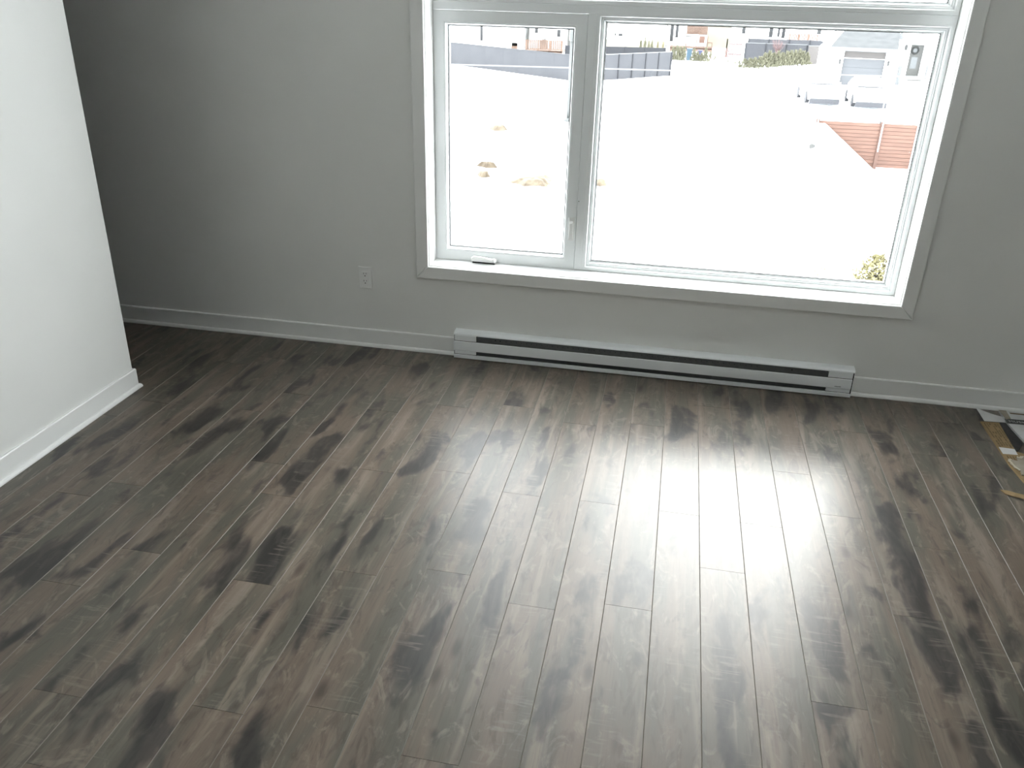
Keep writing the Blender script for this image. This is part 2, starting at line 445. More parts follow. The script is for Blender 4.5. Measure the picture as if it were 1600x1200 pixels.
# folded crank operator at the sill
ck = MB()
ck.prism_y([(-1.172, .4685), (-1.046, .4675), (-1.045, .478), (-1.052, .483), (-1.164, .492), (-1.173, .486)], .103, .1318)
ckb = ck.build('crank_cover', M['plastic'], win, bevel=.003, bseg=3)
MB().box(-1.166, -1.052, .106, .131, .4605, .4690).build('crank_under_shade', M['gasket'], ckb)  # dark box stands in for the shade under the crank cover
arm = MB()
pr = [(-1.168, .488), (-1.155, .497), (-1.125, .4965), (-1.098, .4945), (-1.078, .4885), (-1.066, .485), (-1.066, .479), (-1.080, .4805), (-1.115, .486), (-1.168, .482)]
arm.prism_y(pr, .094, .108)
arm.build('folding_handle', M['plastic'], ckb, bevel=.002, bseg=3)
MB().lathe([(.009, 0), (.009, .012), (.007, .015)], seg=14).build('pivot_knob', M['plastic'], ckb, loc=(-1.055, .104, .476))
# multipoint lock lever on the right stile
lk = MB().box(-.6925, -.6655, .124, .132, .606, .720).build('lock_plate', M['plastic'], win, bevel=.002)
lv = MB(); lv.prism_x([(.128, .706), (.108, .694), (.100, .640), (.106, .618), (.114, .620), (.112, .680), (.128, .692)], -.6875, -.671)
lv.build('lock_lever', M['plastic'], lk, bevel=.0015)
MB().lathe([(.0022, 0), (.0022, .002)], seg=8).build('screw', M['dark'], win, loc=(-.6505, .1295, .800)).rotation_euler = (math.radians(90), 0, 0)

# ------------------------------------------------------------------ baseboard heater
hz = thing('baseboard_heater', 'long white electric baseboard heater under the window', 'heater', ((HX0 + HX1) / 2, 0, 0))
ox = -(HX0 + HX1) / 2
def hb(x): return x + ox
L0, L1 = HX0, HX1
cap = 0.116
body = MB()
body.prism_x([(-.001, .004), (-.001, .1445), (-.034, .1435), (-.0455, .1405), (-.0515, .1355), (-.0535, .1295), (-.0515, .1295), (-.0495, .1345), (-.0445, .1385), (-.034, .1415), (-.004, .1425), (-.004, .004)], hb(L0 + .002), hb(L1 - .002))
body.build('cover', M['heater'], hz)
MB().prism_x([(-.004, .004), (-.054, .004), (-.0555, .006), (-.0555, .0235), (-.054, .025), (-.0535, .025), (-.0535, .006), (-.004, .006)], hb(L0 + .002), hb(L1 - .002)).build('bottom_lip', M['heater'], hz)
MB().prism_x([(-.0505, .0955), (-.0555, .0965), (-.0575, .0945), (-.0580, .072), (-.0575, .0485), (-.0560, .0465), (-.0545, .0475), (-.0560, .0495), (-.0565, .072), (-.0560, .0935), (-.0505, .0945)], hb(L0 + .003), hb(L1 - .0065)).build('front_panel', M['heater'], hz)
gr = MB().prism_x([(-.038, .136), (-.046, .090), (-.044, .088), (-.036, .136)], hb(L0 + cap), hb(L1 - cap)).build('deflector', M['heater_in'], hz)
MB().prism_x([(-.0475, .052), (-.0425, .022), (-.0405, .022), (-.0455, .052)], hb(L0 + cap), hb(L1 - cap)).build('lower_deflector', M['heater_in'], hz)
holes = MB()
def hole(x, r=.0022):
    n = 8; z = .1125; y = -.0428
    vs = [(x + r * math.cos(2 * math.pi * k / n), y - (r * math.sin(2 * math.pi * k / n)) * -.174, z + r * math.sin(2 * math.pi * k / n)) for k in range(n)]
    vs2 = [(a, c + .0015, d) for a, c, d in vs]
    holes.add(vs + vs2, [tuple(range(n))] + [(k, (k + 1) % n, n + (k + 1) % n, n + k) for k in range(n)])
for k in range(46): hole(hb(-.955 + k * .026 + (0 if k < 24 else .05)), .0019)
hole(hb(-.985), .0032); hole(hb(-1.010), .0032); hole(hb(.425), .0035)
tag(holes.build('vent_holes', M['dark'], hz), kind='stuff')
for s, xa in ((0, L0), (1, L1 - cap)):
    ce = .0005 if s == 0 else .0065
    c = MB()
    c.prism_x([(-.0505, .0990), (-.0522, .0990), (-.0522, .1265), (-.0500, .1325), (-.047, .1325), (-.0505, .1260)], hb(xa + (.0045 if s == 0 else .0005)), hb(xa + cap - ce))
    MB().prism_x([(-.0515, .0272), (-.0530, .0272), (-.0530, .0440), (-.0515, .0440)], hb(xa + (.0045 if s == 0 else .0005)), hb(xa + cap - ce)).build('lower_end_cap', M['heater'], hz)
    ecap = c.build('end_cap', M['heater'], hz)
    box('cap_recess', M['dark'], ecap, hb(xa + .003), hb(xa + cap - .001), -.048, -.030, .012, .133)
    xe = L0 if s == 0 else L1 - .0018
    MB().prism_x([(-.001, .003), (-.001, .1455), (-.034, .1447), (-.0463, .1415), (-.0525, .1352), (-.0545, .1275), (-.0560, .1005), (-.0575, .045), (-.0545, .003)], hb(xe), hb(xe + .0018)).build('end_plate', M['heater'], ecap)
    xg, wg = (L0 + .0018, .0012) if s == 0 else (L1 - .0062, .0042)
    MB().prism_x([(-.004, .008), (-.004, .140), (-.040, .1385), (-.0500, .1310), (-.0530, .1270), (-.0548, .100), (-.0550, .008)], hb(xg), hb(xg + wg)).build('end_gap', M['dark'], ecap)
mark = MB(); xm = hb(.626)
for k, (a, wd) in enumerate([(0, .0034), (.0046, .0026), (.0084, .0030), (.0126, .0014), (.0152, .0032), (.0196, .0028), (.0234, .0034)]):
    mark.box(xm + a, xm + a + wd, -.0584, -.0579, .0555, .0585)
tag(mark.build('maker_mark', M['dark'], hz), 'small dark maker mark')

# ------------------------------------------------------------------ wall outlet
ou = thing('wall_outlet', 'white duplex wall outlet on the wall left of the window', 'outlet', (-1.695, 0, .372))
MB().box(-.035, .035, -.0055, 0, -.057, .057).build('cover_plate', M['plastic'], ou, bevel=.0035, bseg=3)
rc = MB().box(-.0165, .0165, -.0085, -.0055, -.0335, .0335).build('receptacle', M['plastic'], ou, bevel=.0012)
for zc in (.018, -.020):
    box('slot', M['dark'], rc, -.0078, -.0056, -.0090, -.0080, zc + .000, zc + .0085)
    box('slot', M['dark'], rc, .0054, .0074, -.0090, -.0080, zc + .001, zc + .0080)
    g = MB(); g.prism_y([(-.0030, -.0055), (.0030, -.0055), (.0030, -.0085), (.0018, -.0105), (-.0018, -.0105), (-.0030, -.0085)], -.0090, -.0080)
    q = g.build('ground_slot', M['dark'], rc); q.location = (0, 0, zc)

# ------------------------------------------------------------------ cardboard offcuts by the right edge
M['kraft'] = noisy('kraft_card', (0.216, 0.148, 0.068), (0.272, 0.188, 0.092), 14, 0.85, 0.05)
M['print'] = noisy('brown_print', (0.10, 0.068, 0.030), (0.16, 0.11, 0.05), 60, 0.85)
M['black_print'] = noisy('black_print', (0.012, 0.012, 0.013), (0.03, 0.03, 0.03), 30, 0.5)
M['paper'] = noisy('white_card', (0.51, 0.51, 0.51), (0.578, 0.578, 0.578), 20, 0.7)
M['grey_card'] = noisy('torn_grey_card', (0.24, 0.21, 0.165), (0.30, 0.27, 0.22), 25, 0.9)
M['pale_edge'] = noisy('torn_pale_edge', (0.42, 0.371, 0.28), (0.49, 0.448, 0.364), 30, 0.9)
def sheet(pts, z0, z1): return MB().prism_z(pts, z0, z1)
carton = thing('flattened_carton', 'flattened brown cardboard carton with printed lines lying along the floor boards', 'cardboard', (1.30, -.40, 0))
def cs(pts): return [(x - 1.30, y + .40) for x, y in pts]
sheet(cs([(1.245, -.168), (1.324, -.163), (1.308, -.430), (1.36, -.46), (1.40, -.70), (1.262, -.775), (1.243, -.56)]), 0.0005, .006).build('board', M['kraft'], carton)
sheet(cs([(1.324, -.163), (1.353, -.160), (1.362, -.350), (1.320, -.420), (1.309, -.425)]), 0.0005, .0066).build('black_panel', M['black_print'], carton)
lb = sheet(cs([(1.248, -.408), (1.309, -.412), (1.306, -.462), (1.247, -.466)]), .006, .0067).build('white_label', M['paper'], carton)
prt = MB()
rg = random.Random(3)
for k in range(6):
    xx = 1.2545 + k * .0108
    y = -.182
    while y > -.385:
        ln = rg.uniform(.006, .022)
        if rg.random() < .85: prt.box(xx - 1.30, xx - 1.30 + .0052, y + .40 - ln, y + .40, .0060, .0063)
        y -= ln + .004
for k in range(5):
    xx = 1.256 + k * .011
    prt.box(xx - 1.30, xx - 1.30 + .005, .40 - .512, .40 - .480, .0060, .0063)
tag(prt.build('printed_lines', M['print'], carton), kind='stuff')
# curled white flap at the top
fl = MB(); n = 8; vs = []
A0, A1, B0, B1 = Vector((1.252, -.062, .022)), Vector((1.262, -.166, .007)), Vector((1.357, -.108, .010)), Vector((1.352, -.158, .007))
for i in range(n + 1):
    t = i / n
    a = A0.lerp(B0, t); c = A1.lerp(B1, t)
    sag = -.012 * math.sin(math.pi * t)
    a.y += sag; vs += [a - Vector((1.30, -.40, 0)), c - Vector((1.30, -.40, 0))]
vs2 = [v + Vector((0, 0, .0014)) for v in vs]
k0 = len(vs)
fs = [(2 * i, 2 * i + 1, 2 * i + 3, 2 * i + 2) for i in range(n)] + [(k0 + 2 * i + 2, k0 + 2 * i + 3, k0 + 2 * i + 1, k0 + 2 * i) for i in range(n)]
fs += [(2 * i + 2, k0 + 2 * i + 2, k0 + 2 * i, 2 * i) for i in range(n)] + [(2 * i + 1, k0 + 2 * i + 1, k0 + 2 * i + 3, 2 * i + 3) for i in range(n)]
fs += [(0, k0, k0 + 1, 1), (2 * n + 1, k0 + 2 * n + 1, k0 + 2 * n, 2 * n)]
fl.add(vs + vs2, fs); fl.build('white_flap', M['paper'], carton)

lid = thing('flooring_box', 'white flooring box with a black lettered band against the baseboard', 'box', (1.55, -.20, 0))
def ls(pts): return [(x - 1.55, y + .20) for x, y in pts]
sheet(ls([(1.362, -.036), (1.74, -.036), (1.74, -.36), (1.375, -.36), (1.356, -.15)]), .0007, .0100).build('board', M['paper'], lid)
sheet(ls([(1.360, -.034), (1.392, -.034), (1.386, -.118), (1.362, -.130)]), .0100, .0108).build('kraft_corner', M['grey_card'], lid)
sheet(ls([(1.400, -.052), (1.74, -.052), (1.74, -.064), (1.402, -.064)]), .0100, .0106).build('dark_line', M['print'], lid)
band = sheet(ls([(1.358, -.122), (1.74, -.110), (1.74, -.158), (1.355, -.170)]), .0100, .0106).build('black_band', M['black_print'], lid)
tcv = bpy.data.curves.new('lettering', 'FONT'); tcv.body = 'MUSKOKA'; tcv.size = .026; tcv.extrude = .0002; tcv.space_character = 1.12
to = bpy.data.objects.new('lettering_source', tcv); C.objects.link(to)
bpy.context.view_layer.update()
tme = bpy.data.meshes.new_from_object(to.evaluated_get(bpy.context.evaluated_depsgraph_get()))
bpy.data.objects.remove(to)
lt = obj('lettering', tme, M['paper'], band, (1.368 - 1.55, -.155 + .20, .0108)); lt.rotation_euler = (0, 0, math.radians(1.8))

torn = thing('torn_cardboard', 'torn grey cardboard piece with pale ragged edges on the carton', 'cardboard', (1.32, -.55, .0072))
tp = [(1.252, -.532), (1.262, -.518), (1.284, -.527), (1.290, -.494), (1.305, -.500), (1.320, -.480), (1.45, -.47), (1.47, -.66), (1.300, -.642), (1.262, -.640), (1.268, -.606), (1.256, -.578)]
MB().prism_z([(x - 1.32, y + .55) for x, y in tp], 0, .0045).build('board', M['grey_card'], torn)
for run in (((10, 11), (11, 0), (0, 1)), ((3, 4), (4, 5))):
  re_ = MB()
  for a, c in run:
    p, q = Vector((*tp[a], 0)), Vector((*tp[c], 0)); d = (q - p).normalized(); nrm = Vector((-d.y, d.x, 0))
    for k in range(4):
        s0 = p.lerp(q, k / 4); s1 = p.lerp(q, (k + 1) / 4); wd = rg.uniform(.004, .011)
        u = [s0 - nrm * .002, s1 - nrm * .002, s1 + nrm * wd, s0 + nrm * wd * rg.uniform(.5, 1.2)]
        re_.prism_z([(v.x - 1.32, v.y + .55) for v in u], .0028, .0056)
  re_.build('ragged_edge', M['pale_edge'], torn)
strip = MB().prism_z([(1.345, -.45), (1.352, -.445), (1.375, -.49), (1.395, -.55), (1.384, -.555), (1.362, -.50)], 0, .003)
strip = thing('cardboard_sliver', 'narrow pale cardboard sliver lying on the carton beside the torn piece', 'cardboard', (1.345, -.45, .0068))
MB().prism_z([(0, 0), (.008, .004), (.030, -.045), (.048, -.10), (.038, -.106), (.014, -.05)], 0, .003).build('strip', M['pale_edge'], strip)
scrap = thing('cardboard_scrap', 'small bent kraft cardboard scrap alone on the floor boards', 'cardboard', (1.15, -.787, 0))
sc = MB(); vs = []; n = 8
for i in range(n + 1):
    t = i / n
    x, y = t * .17, -t * .070 - .012 * math.sin(math.pi * t)
    hgt = .004 + .010 * math.sin(math.pi * min(1, t * 1.3))
    wv = .017 + .004 * math.sin(t * 17) + (.006 * t)
    for dx, dy, dz in ((-.006, wv * .8, hgt), (.004, -wv * .6, hgt * .45), (.004, -wv * .6, hgt * .45 + .003), (-.006, wv * .8, hgt + .003)):
        vs.append((x + dx, y + dy, dz))
fs = [(4 * i + k, 4 * i + (k + 1) % 4, 4 * i + 4 + (k + 1) % 4, 4 * i + 4 + k) for i in range(n) for k in range(4)] + [(0, 1, 2, 3), (4 * n + 3, 4 * n + 2, 4 * n + 1, 4 * n)]
sc.add(vs, fs); sc.build('strip', M['kraft'], scrap)

# ================================================================== OUTSIDE
ZG = -3.5
M['snow'] = noisy('snow', (0.84, 0.86, 0.88), (0.90, 0.91, 0.92), 0.4, 0.8, spec=0.2)
M['soil'] = noisy('tan_soil', (0.0341, 0.02365, 0.0132), (0.088, 0.0715, 0.0495), 3.0, 0.95)
M['charcoal'] = noisy('charcoal_fence', (0.0321, 0.03304, 0.03776), (0.03776, 0.0387, 0.04342), 1.2, 0.7, spec=0.2)
M['charcoal_post'] = mat('dark_fence_post', (0.016, 0.0168, 0.02), 0.6, 0.2)
M['fence_rail'] = mat('pale_fence_rail', (0.072, 0.076, 0.08), 0.6)
M['siding'] = noisy('white_siding', (0.74, 0.75, 0.75), (0.80, 0.80, 0.80), 0.6, 0.7)
M['cream'] = noisy('cream_siding', (0.12, 0.108, 0.08), (0.144, 0.132, 0.104), 0.8, 0.8)
M['grey_post'] = noisy('grey_boards', (0.04, 0.04, 0.0384), (0.0464, 0.0464, 0.044), 2, 0.8)
M['pane_dark'] = mat('far_window_glass', (0.0176, 0.0184, 0.02), 0.25, 0.3)
M['orange'] = noisy('orange_deck_wood', (0.064, 0.036, 0.024), (0.1, 0.0624, 0.0448), 2.5, 0.8)
M['cedar'] = noisy('red_cedar_boards', (0.0623, 0.03115, 0.02171), (0.08685, 0.04437, 0.03115), 1.6, 0.8, stretch=(1, 1, 6))
M['cedar_post'] = noisy('red_cedar_post', (0.05286, 0.02643, 0.01888), (0.0708, 0.03776, 0.02738), 3, 0.8)
M['metal'] = mat('galvanised_steel', (0.03776, 0.04059, 0.04059), 0.5)
M['cable'] = mat('pale_cable', (0.068, 0.068, 0.072), 0.6)
M['shingle'] = noisy('grey_shingles', (0.01972, 0.02204, 0.02436), (0.03132, 0.03364, 0.03596), 2.2, 0.9, detail=6)
M['snow_roof'] = noisy('snow_dusted_shingles', (0.16, 0.16, 0.17), (0.5, 0.5, 0.5), 1.5, 0.9, stretch=(1, 1, 5))
M['garage'] = noisy('grey_garage_door', (0.0432, 0.0456, 0.0512), (0.048, 0.0504, 0.056), 1.0, 0.6)
M['brown_panel'] = noisy('brown_grey_panel', (0.0416, 0.036, 0.0344), (0.0464, 0.0408, 0.0384), 1.0, 0.6)
M['fascia'] = mat('pale_fascia', (0.068, 0.072, 0.076), 0.6)
M['black_metal'] = mat('black_lantern', (0.0112, 0.0112, 0.0112), 0.5)
M['wreath'] = mat('dark_wreath', (0.016, 0.0168, 0.016), 0.9)
M['evergreen'] = noisy('olive_evergreen', (0.0612, 0.0612, 0.036), (0.1008, 0.0972, 0.0648), 6, 0.9)
M['autumn'] = noisy('yellowed_evergreen', (0.075, 0.066, 0.030), (0.13, 0.115, 0.065), 6, 0.9)
M['straw'] = noisy('straw_yellow_leaves', (0.06375, 0.0555, 0.0195), (0.15, 0.135, 0.0675), 9, 0.9)
M['pink'] = noisy('reddish_twigs', (0.0708, 0.04154, 0.04154), (0.1133, 0.07552, 0.07552), 5, 0.9)
M['twig'] = mat('brown_twig', (0.045, 0.038, 0.032), 0.9)
M['bin_light'] = mat('light_blue_bin', (0.0176, 0.044, 0.068), 0.5)
M['bin_dark'] = mat('dark_blue_bin', (0.016, 0.0208, 0.068), 0.5)
M['car'] = mat('white_car_paint', (0.70, 0.71, 0.72), 0.4)
M['car_glass'] = mat('snowy_car_glass', (0.08, 0.084, 0.088), 0.3)
M['tyre'] = mat('tyre_rubber', (0.0176, 0.0176, 0.0208), 0.8)
M['under'] = mat('dark_cowl_and_shadow', (0.0208, 0.0216, 0.0264), 0.7)  # cowl colour, also the painted shadow below the front
M['stone'] = noisy('grey_stone', (0.02832, 0.02832, 0.02832), (0.0472, 0.0472, 0.04531), 6, 0.9)

# snow-covered ground
g = MB(); nx, ny = 90, 80
gx = [-95 + 190 * i / nx for i in range(nx + 1)]
gy = [T + .02 + (160 - T) * (j / ny) ** 1.6 for j in range(ny + 1)]
def snow_z(x, y):
    return ZG - .03 + .03 * math.sin(x * .61 + y * .23) * math.sin(y * .37 - x * .11)
g.add([(x, y, snow_z(x, y)) for y in gy for x in gx],
      [(j * (nx + 1) + i, j * (nx + 1) + i + 1, (j + 1) * (nx + 1) + i + 1, (j + 1) * (nx + 1) + i) for j in range(ny) for i in range(nx)])
tag(g.build('ground', M['snow'], smooth=True), 'bright snow-covered yard outside the window', kind='structure')

# snow bank piled against the cedar fence
def bank_h(x, y):
    if x <= 4.6: crest = -2.02 - max(0, 4.25 - x) * 1.2
    else: crest = -2.02 - (x - 4.6) * (1.47 / 1.88)
    fy = max(0.0, 1 - max(0.0, 26.75 - y) / 1.9) if y <= 26.75 else max(0.0, 1 - (y - 26.75) / .5)
    fy = fy * fy * (3 - 2 * fy)
    return ZG + max(0.0, crest - ZG) * fy
bk = MB(); nx, ny = 40, 16
bx = [2.7 + 4.2 * i / nx for i in range(nx + 1)]; by = [24.7 + 2.33 * j / ny for j in range(ny + 1)]
bk.add([(x, y, bank_h(x, y) - .05) for y in by for x in bx],
       [(j * (nx + 1) + i, j * (nx + 1) + i + 1, (j + 1) * (nx + 1) + i + 1, (j + 1) * (nx + 1) + i) for j in range(ny) for i in range(nx)])
tag(bk.build('snow_bank', M['snow'], smooth=True), 'sloping white snow bank heaped against the cedar fence', 'snow bank')

# bare soil patches
def soil_patch(pts, label, seed):
    rr_ = random.Random(seed)
    cx = sum(p[0] for p in pts) / len(pts); cy = sum(p[1] for p in pts) / len(pts)
    q = MB(); n = 26; ring = []
    for k in range(n):
        t = k / n * len(pts); i = int(t) % len(pts); f = t - int(t)
        a, c = pts[i], pts[(i + 1) % len(pts)]
        jx = rr_.uniform(.86, 1.1)
        ring.append((cx + (a[0] * (1 - f) + c[0] * f - cx) * jx, cy + (a[1] * (1 - f) + c[1] * f - cy) * jx))
    vs = [(0, 0, .16)] + [((x - cx) * .55, (y - cy) * .55, .12 + rr_.uniform(-.03, .03)) for x, y in ring] + [(x - cx, y - cy, -.05) for x, y in ring]
    fs = [(0, 1 + k, 1 + (k + 1) % n) for k in range(n)] + [(1 + k, 1 + n + k, 1 + n + (k + 1) % n, 1 + (k + 1) % n) for k in range(n)]
    q.add(vs, fs)
    tag(q.build('soil_patch', M['soil'], loc=(cx, cy, ZG)), label, 'soil patch')
soil_patch([(-5.3, 20.9), (-4.6, 21.6), (-3.95, 22.3), (-3.80, 21.4), (-3.8, 20.6), (-4.5, 20.4)], 'largest tan patch of bare soil in the snow, below the lamp post', 1)
soil_patch([(-6.65, 23.25), (-6.2, 23.45), (-5.85, 23.1), (-6.2, 22.85)], 'small brownish soil patch in the snow left of the largest patch', 2)
soil_patch([(-6.3, 21.7), (-5.9, 21.8), (-5.75, 21.5), (-6.05, 21.3)], 'pale small soil patch in the snow just below the brownish one', 3)
soil_patch([(-8.1, 31.4), (-7.5, 31.9), (-7.15, 31.3), (-7.6, 30.7)], 'distant soil patch in the snow toward the left charcoal fence', 4)
soil_patch([(-2.6, 21.5), (-2.3, 21.7), (-2.15, 21.45), (-2.4, 21.3)], 'tiny soil patch in the snow beside the window mullion', 5)

# ---- charcoal fences
def panel_fence(name, p, q, z0, z1, n, label, rail=True, mp='charcoal', group=None):
    p, q = Vector((*p, 0)), Vector((*q, 0)); d = q - p; ln = d.length; rz = math.atan2(d.y, d.x)
    f = thing(name, label, 'fence', (p.x, p.y, z0), rz, group)
    h = z1 - z0; pw = ln / n
    me = MB().box(.05, pw - .05, -.02, .02, -.15, h - .03).mesh('panel')
    po = MB().box(-.05, .05, -.06, .06, -.2, h).mesh('post')
    for k in range(n):
        obj('panel', me, M[mp], f, (k * pw, 0, 0))
    for k in range(n + 1):
        obj('post', po, M['charcoal_post'], f, (k * pw, 0, 0))
    if rail: MB().box(0, ln, -.045, .045, h - .03, h + .02).build('top_rail', M['fence_rail'], f)
    return f
A, K, B = (-24.4, 67.5), (-7.22, 52.85), (-1.31, 60.87)
KA = (K[0] - .12, K[1] + .10)
fa = thing('charcoal_fence', 'long smooth charcoal fence at left, running away from the corner', 'fence', (KA[0], KA[1], ZG), math.atan2(A[1] - KA[1], A[0] - KA[0]))
la = math.hypot(A[0] - KA[0], A[1] - KA[1]); na = 12; pw = la / na
me = MB().box(.002, pw - .002, -.03, .03, -.2, 1.57).mesh('panel')
for k in range(na): obj('panel', me, M['charcoal'], fa, (k * pw, 0, 0))
MB().box(0, la, -.05, .05, 1.57, 1.61).build('top_rail', M['charcoal'], fa)
tag(MB().box(0, la, .04, .5, -.3, .04).build('snow_drift', M['snow'], fa), 'low snow drift')
panel_fence('panelled_fence', K, B, ZG, -1.93, 7, 'charcoal panelled fence with dark posts, right of the mullion')
panel_fence('rear_fence', (-9.42, 64.4), (-1.9, 66.0), ZG, -1.93, 5, 'dark fence strip standing behind the charcoal panelled fence', rail=False, mp='charcoal_post')
panel_fence('garden_fence', (4.86, 78.9), (10.15, 78.9), ZG, -1.96, 3, 'dark slate garden fence behind the cedar hedge')
panel_fence('slate_gate', (10.2, 78.8), (12.9, 79.4), ZG, -2.02, 2, 'lighter grey fence panel beside the garage roof', mp='brown_panel')
bpy.data.objects['slate_gate'].name = 'grey_fence_panel'
panel_fence('upper_fence', (5.5, 86), (13.2, 86.4), ZG, -1.85, 4, 'dark upper fence seen just above the garden fence', rail=False, mp='charcoal')

# ---- lamp post
lp = thing('lamp_post', 'thin grey street lamp post standing in the snow', 'lamp post', (-5.19, 34.88, ZG))
MB().lathe([(.20, -.1), (.20, .05), (.09, .10)], seg=12).build('base_plate', M['metal'], lp)
MB().lathe([(.065, .05), (.060, 1.0), (.055, 3.5)], seg=10).build('pole', M['metal'], lp, smooth=True)
MB().lathe([(.05, 3.28), (.11, 3.36), (.115, 3.66), (.09, 3.76), (.02, 3.80)], seg=12).build('lamp_head', M['metal'], lp, smooth=True)
box('bracket', M['metal'], lp, .08, .20, -.03, .03, 3.40, 3.46)

# ---- overhead cable
cp = []
for k in range(41):
    t = k / 40; x = -30 + 60 * t
    cp.append((x, 25.0, -.52 + .0138 * (x + 4) * 1.0 + .00012 * x * x))
tag(MB().tube(cp, .022, 6).build('overhead_cable', M['cable'], smooth=True), 'thin pale overhead cable crossing the whole view', 'cable')

# ---- houses
def window_part(parent, x0, x1, z0, z1, y, frame='siding'):
    f = MB().ring(x0 - .06, x1 + .06, z0 - .06, z1 + .06, [(0, y), (0, y - .05), (.06, y - .05), (.06, y)]).build('window', M[frame], parent)
    box('pane', M['pane_dark'], f, x0, x1, y - .03, y - .01, z0, z1)
def house(name, label, x0, x1, y0, y1, z1, wins=(), wall='siding', roof='snow_roof', rise=2.2, over=.4):
    h = thing(name, label, 'house', ((x0 + x1) / 2, y0, ZG))
    hw = (x1 - x0) / 2; dp = y1 - y0; ht = z1 - ZG
    MB().box(-hw, hw, 0, dp, -.2, ht).build('wall', M[wall], h)
    MB().add([(-hw - over, -over, ht), (hw + over, -over, ht), (hw + over, dp + over, ht), (-hw - over, dp + over, ht), (-hw * .5, dp / 2, ht + rise), (hw * .5, dp / 2, ht + rise),
              (-hw - over, -over, ht + .15), (hw + over, -over, ht + .15), (hw + over, dp + over, ht + .15), (-hw - over, dp + over, ht + .15)],
             [(3, 2, 1, 0), (0, 1, 7, 6), (1, 2, 8, 7), (2, 3, 9, 8), (3, 0, 6, 9), (6, 7, 5, 4), (7, 8, 5), (8, 9, 4, 5), (9, 6, 4)]).build('roof', M[roof], h)
    for a, b_, c, d in wins:
        window_part(h, a - (x0 + x1) / 2, b_ - (x0 + x1) / 2, c - ZG, d - ZG, 0)
    return h
h1 = house('white_house', 'white house at far left with one tall dark window', -30, -14.1, 70, 80, 2.2, [(-17.48, -17.24, -2.15, -.3), (-24, -23, -1.4, .2)], over=.1)
h2 = house('decked_house', 'white house with a grey corner board behind the orange deck', -13.75, -10.0, 72.5, 82, 2.2, [(-13.24, -12.96, -1.50, -.7), (-11.30, -11.0, -1.75, -1.18)], over=.1)
MB().box(1.5, 1.93, -.12, -.002, -.2, 5.7).build('corner_board', M['grey_post'], h2)
MB().box(-1.98, -1.84, -.12, -.002, -.2, 5.7).build('corner_shade_strip', M['grey_post'], h2)  # grey strip paints the shading at the wall's left corner
h3 = house('cream_based_house', 'pale house with two tiny windows behind the panelled fence', -8.6, -2.35, 78, 88, 2.4, [(-6.84, -6.70, -1.72, -1.50), (-6.48, -6.12, -1.76, -1.50)], over=.05)
MB().box(-3.2, 3.2, -.06, -.002, -.2, 1.45).build('base_band', M['cream'], h3)
h4 = house('orange_sided_house', 'house with orange wood siding and tall dark windows beside the patio', -2.15, 3.7, 84, 93, 2.4, [(-2.02, -1.70, -2.3, -.4), (-1.52, -1.25, -1.95, -.4)], over=.05)
sd = []
for k in range(13):
    MB().box(-1.26 + .02 * (k % 2), .70, -.05, -.002, 1.90 + k * .115, 1.90 + k * .115 + .105).build('siding_board', M['orange'], h4)
MB().box(.72, 2.88, -.05, -.002, .8, 5).build('cream_panel', M['cream'], h4)
h5 = house('windowed_house', 'white house with several dark windows beyond the upper fence', 4.3, 14.5, 95, 104, 2.4,
           [(5.25, 5.62, -1.78, -.8), (8.05, 8.45, -2.05, -.8), (8.92, 9.16, -2.0, -.8), (9.36, 9.70, -2.1, -.8), (12.9, 13.3, -1.6, -.8)])

# ---- decks
def deck(name, label, x0, x1, y0, y1, zt, rail_h, posts, m='orange'):
    d = thing(name, label, 'deck', ((x0 + x1) / 2, y0, ZG))
    hw = (x1 - x0) / 2; t = zt - ZG; dp = y1 - y0
    nb = max(4, int((2 * hw) / .6)); bw = 2 * hw / nb
    me = MB().box(.01, bw - .01, 0, dp, t - .12, t).mesh('deck_board')
    for k in range(nb): obj('deck_board', me, M[m], d, (-hw + k * bw, 0, 0))
    pm = MB().box(-.06, .06, -.06, .06, -.2, t + rail_h).mesh('post')
    for k in range(posts): obj('post', pm, M[m], d, (-hw + .06 + (2 * hw - .12) * k / (posts - 1), .08, 0))
    MB().box(-hw, hw, .03, .13, t + rail_h - .06, t + rail_h).build('top_rail', M[m], d)
    bl_ = MB(); n = int(2 * hw / .16)
    for k in range(n): bl_.box(-hw + k * .16 + .03, -hw + k * .16 + .14, .05, .10, t + .08, t + rail_h - .06)
    tag(bl_.build('balusters', M[m], d), kind='stuff')
    MB().box(-hw, hw, .0, .04, t - .30, t - .02).build('skirt_board', M[m], d)
    return d
deck('timber_deck', 'orange timber deck with railing behind the left charcoal fence', -13.45, -10.35, 69.3, 72.3, -2.68, .80, 4)
st = thing('deck_stair', 'small orange wooden stair against the white house', 'stair', (-14.5, 69.0, ZG))
for k in range(5): box('tread', M['orange'], st, -.25, .25, .25 * k, .25 * k + .28, .25 * k - .1, .25 * k + .30)
MB().prism_x([(0, .9), (.1, .9), (1.3, 2.0), (1.3, 2.1), (1.2, 2.1), (0, 1.0)], -.26, -.22).build('handrail', M['orange'], st)
bbq = thing('covered_grill', 'grey covered grill on the orange timber deck', 'grill', (-12.25, 71.2, -2.68))
MB().prism_y([(-.30, 0), (.30, 0), (.28, .62), (.18, .74), (.05, .80), (-.12, .76), (-.28, .62)], 0, .5).build('cover', M['grey_post'], bbq, bevel=.03)
box('handle', M['charcoal_post'], bbq, .06, .10, .1, .3, .80, .92)
deck('patio_deck', 'low pale orange patio deck behind the blue bins', -1.85, 2.0, 80.5, 83.5, -2.62, .12, 3)
deck('upper_deck', 'pale orange upper deck beyond the dark upper fence', 9.9, 12.75, 92.5, 94.5, -2.15, .60, 4)
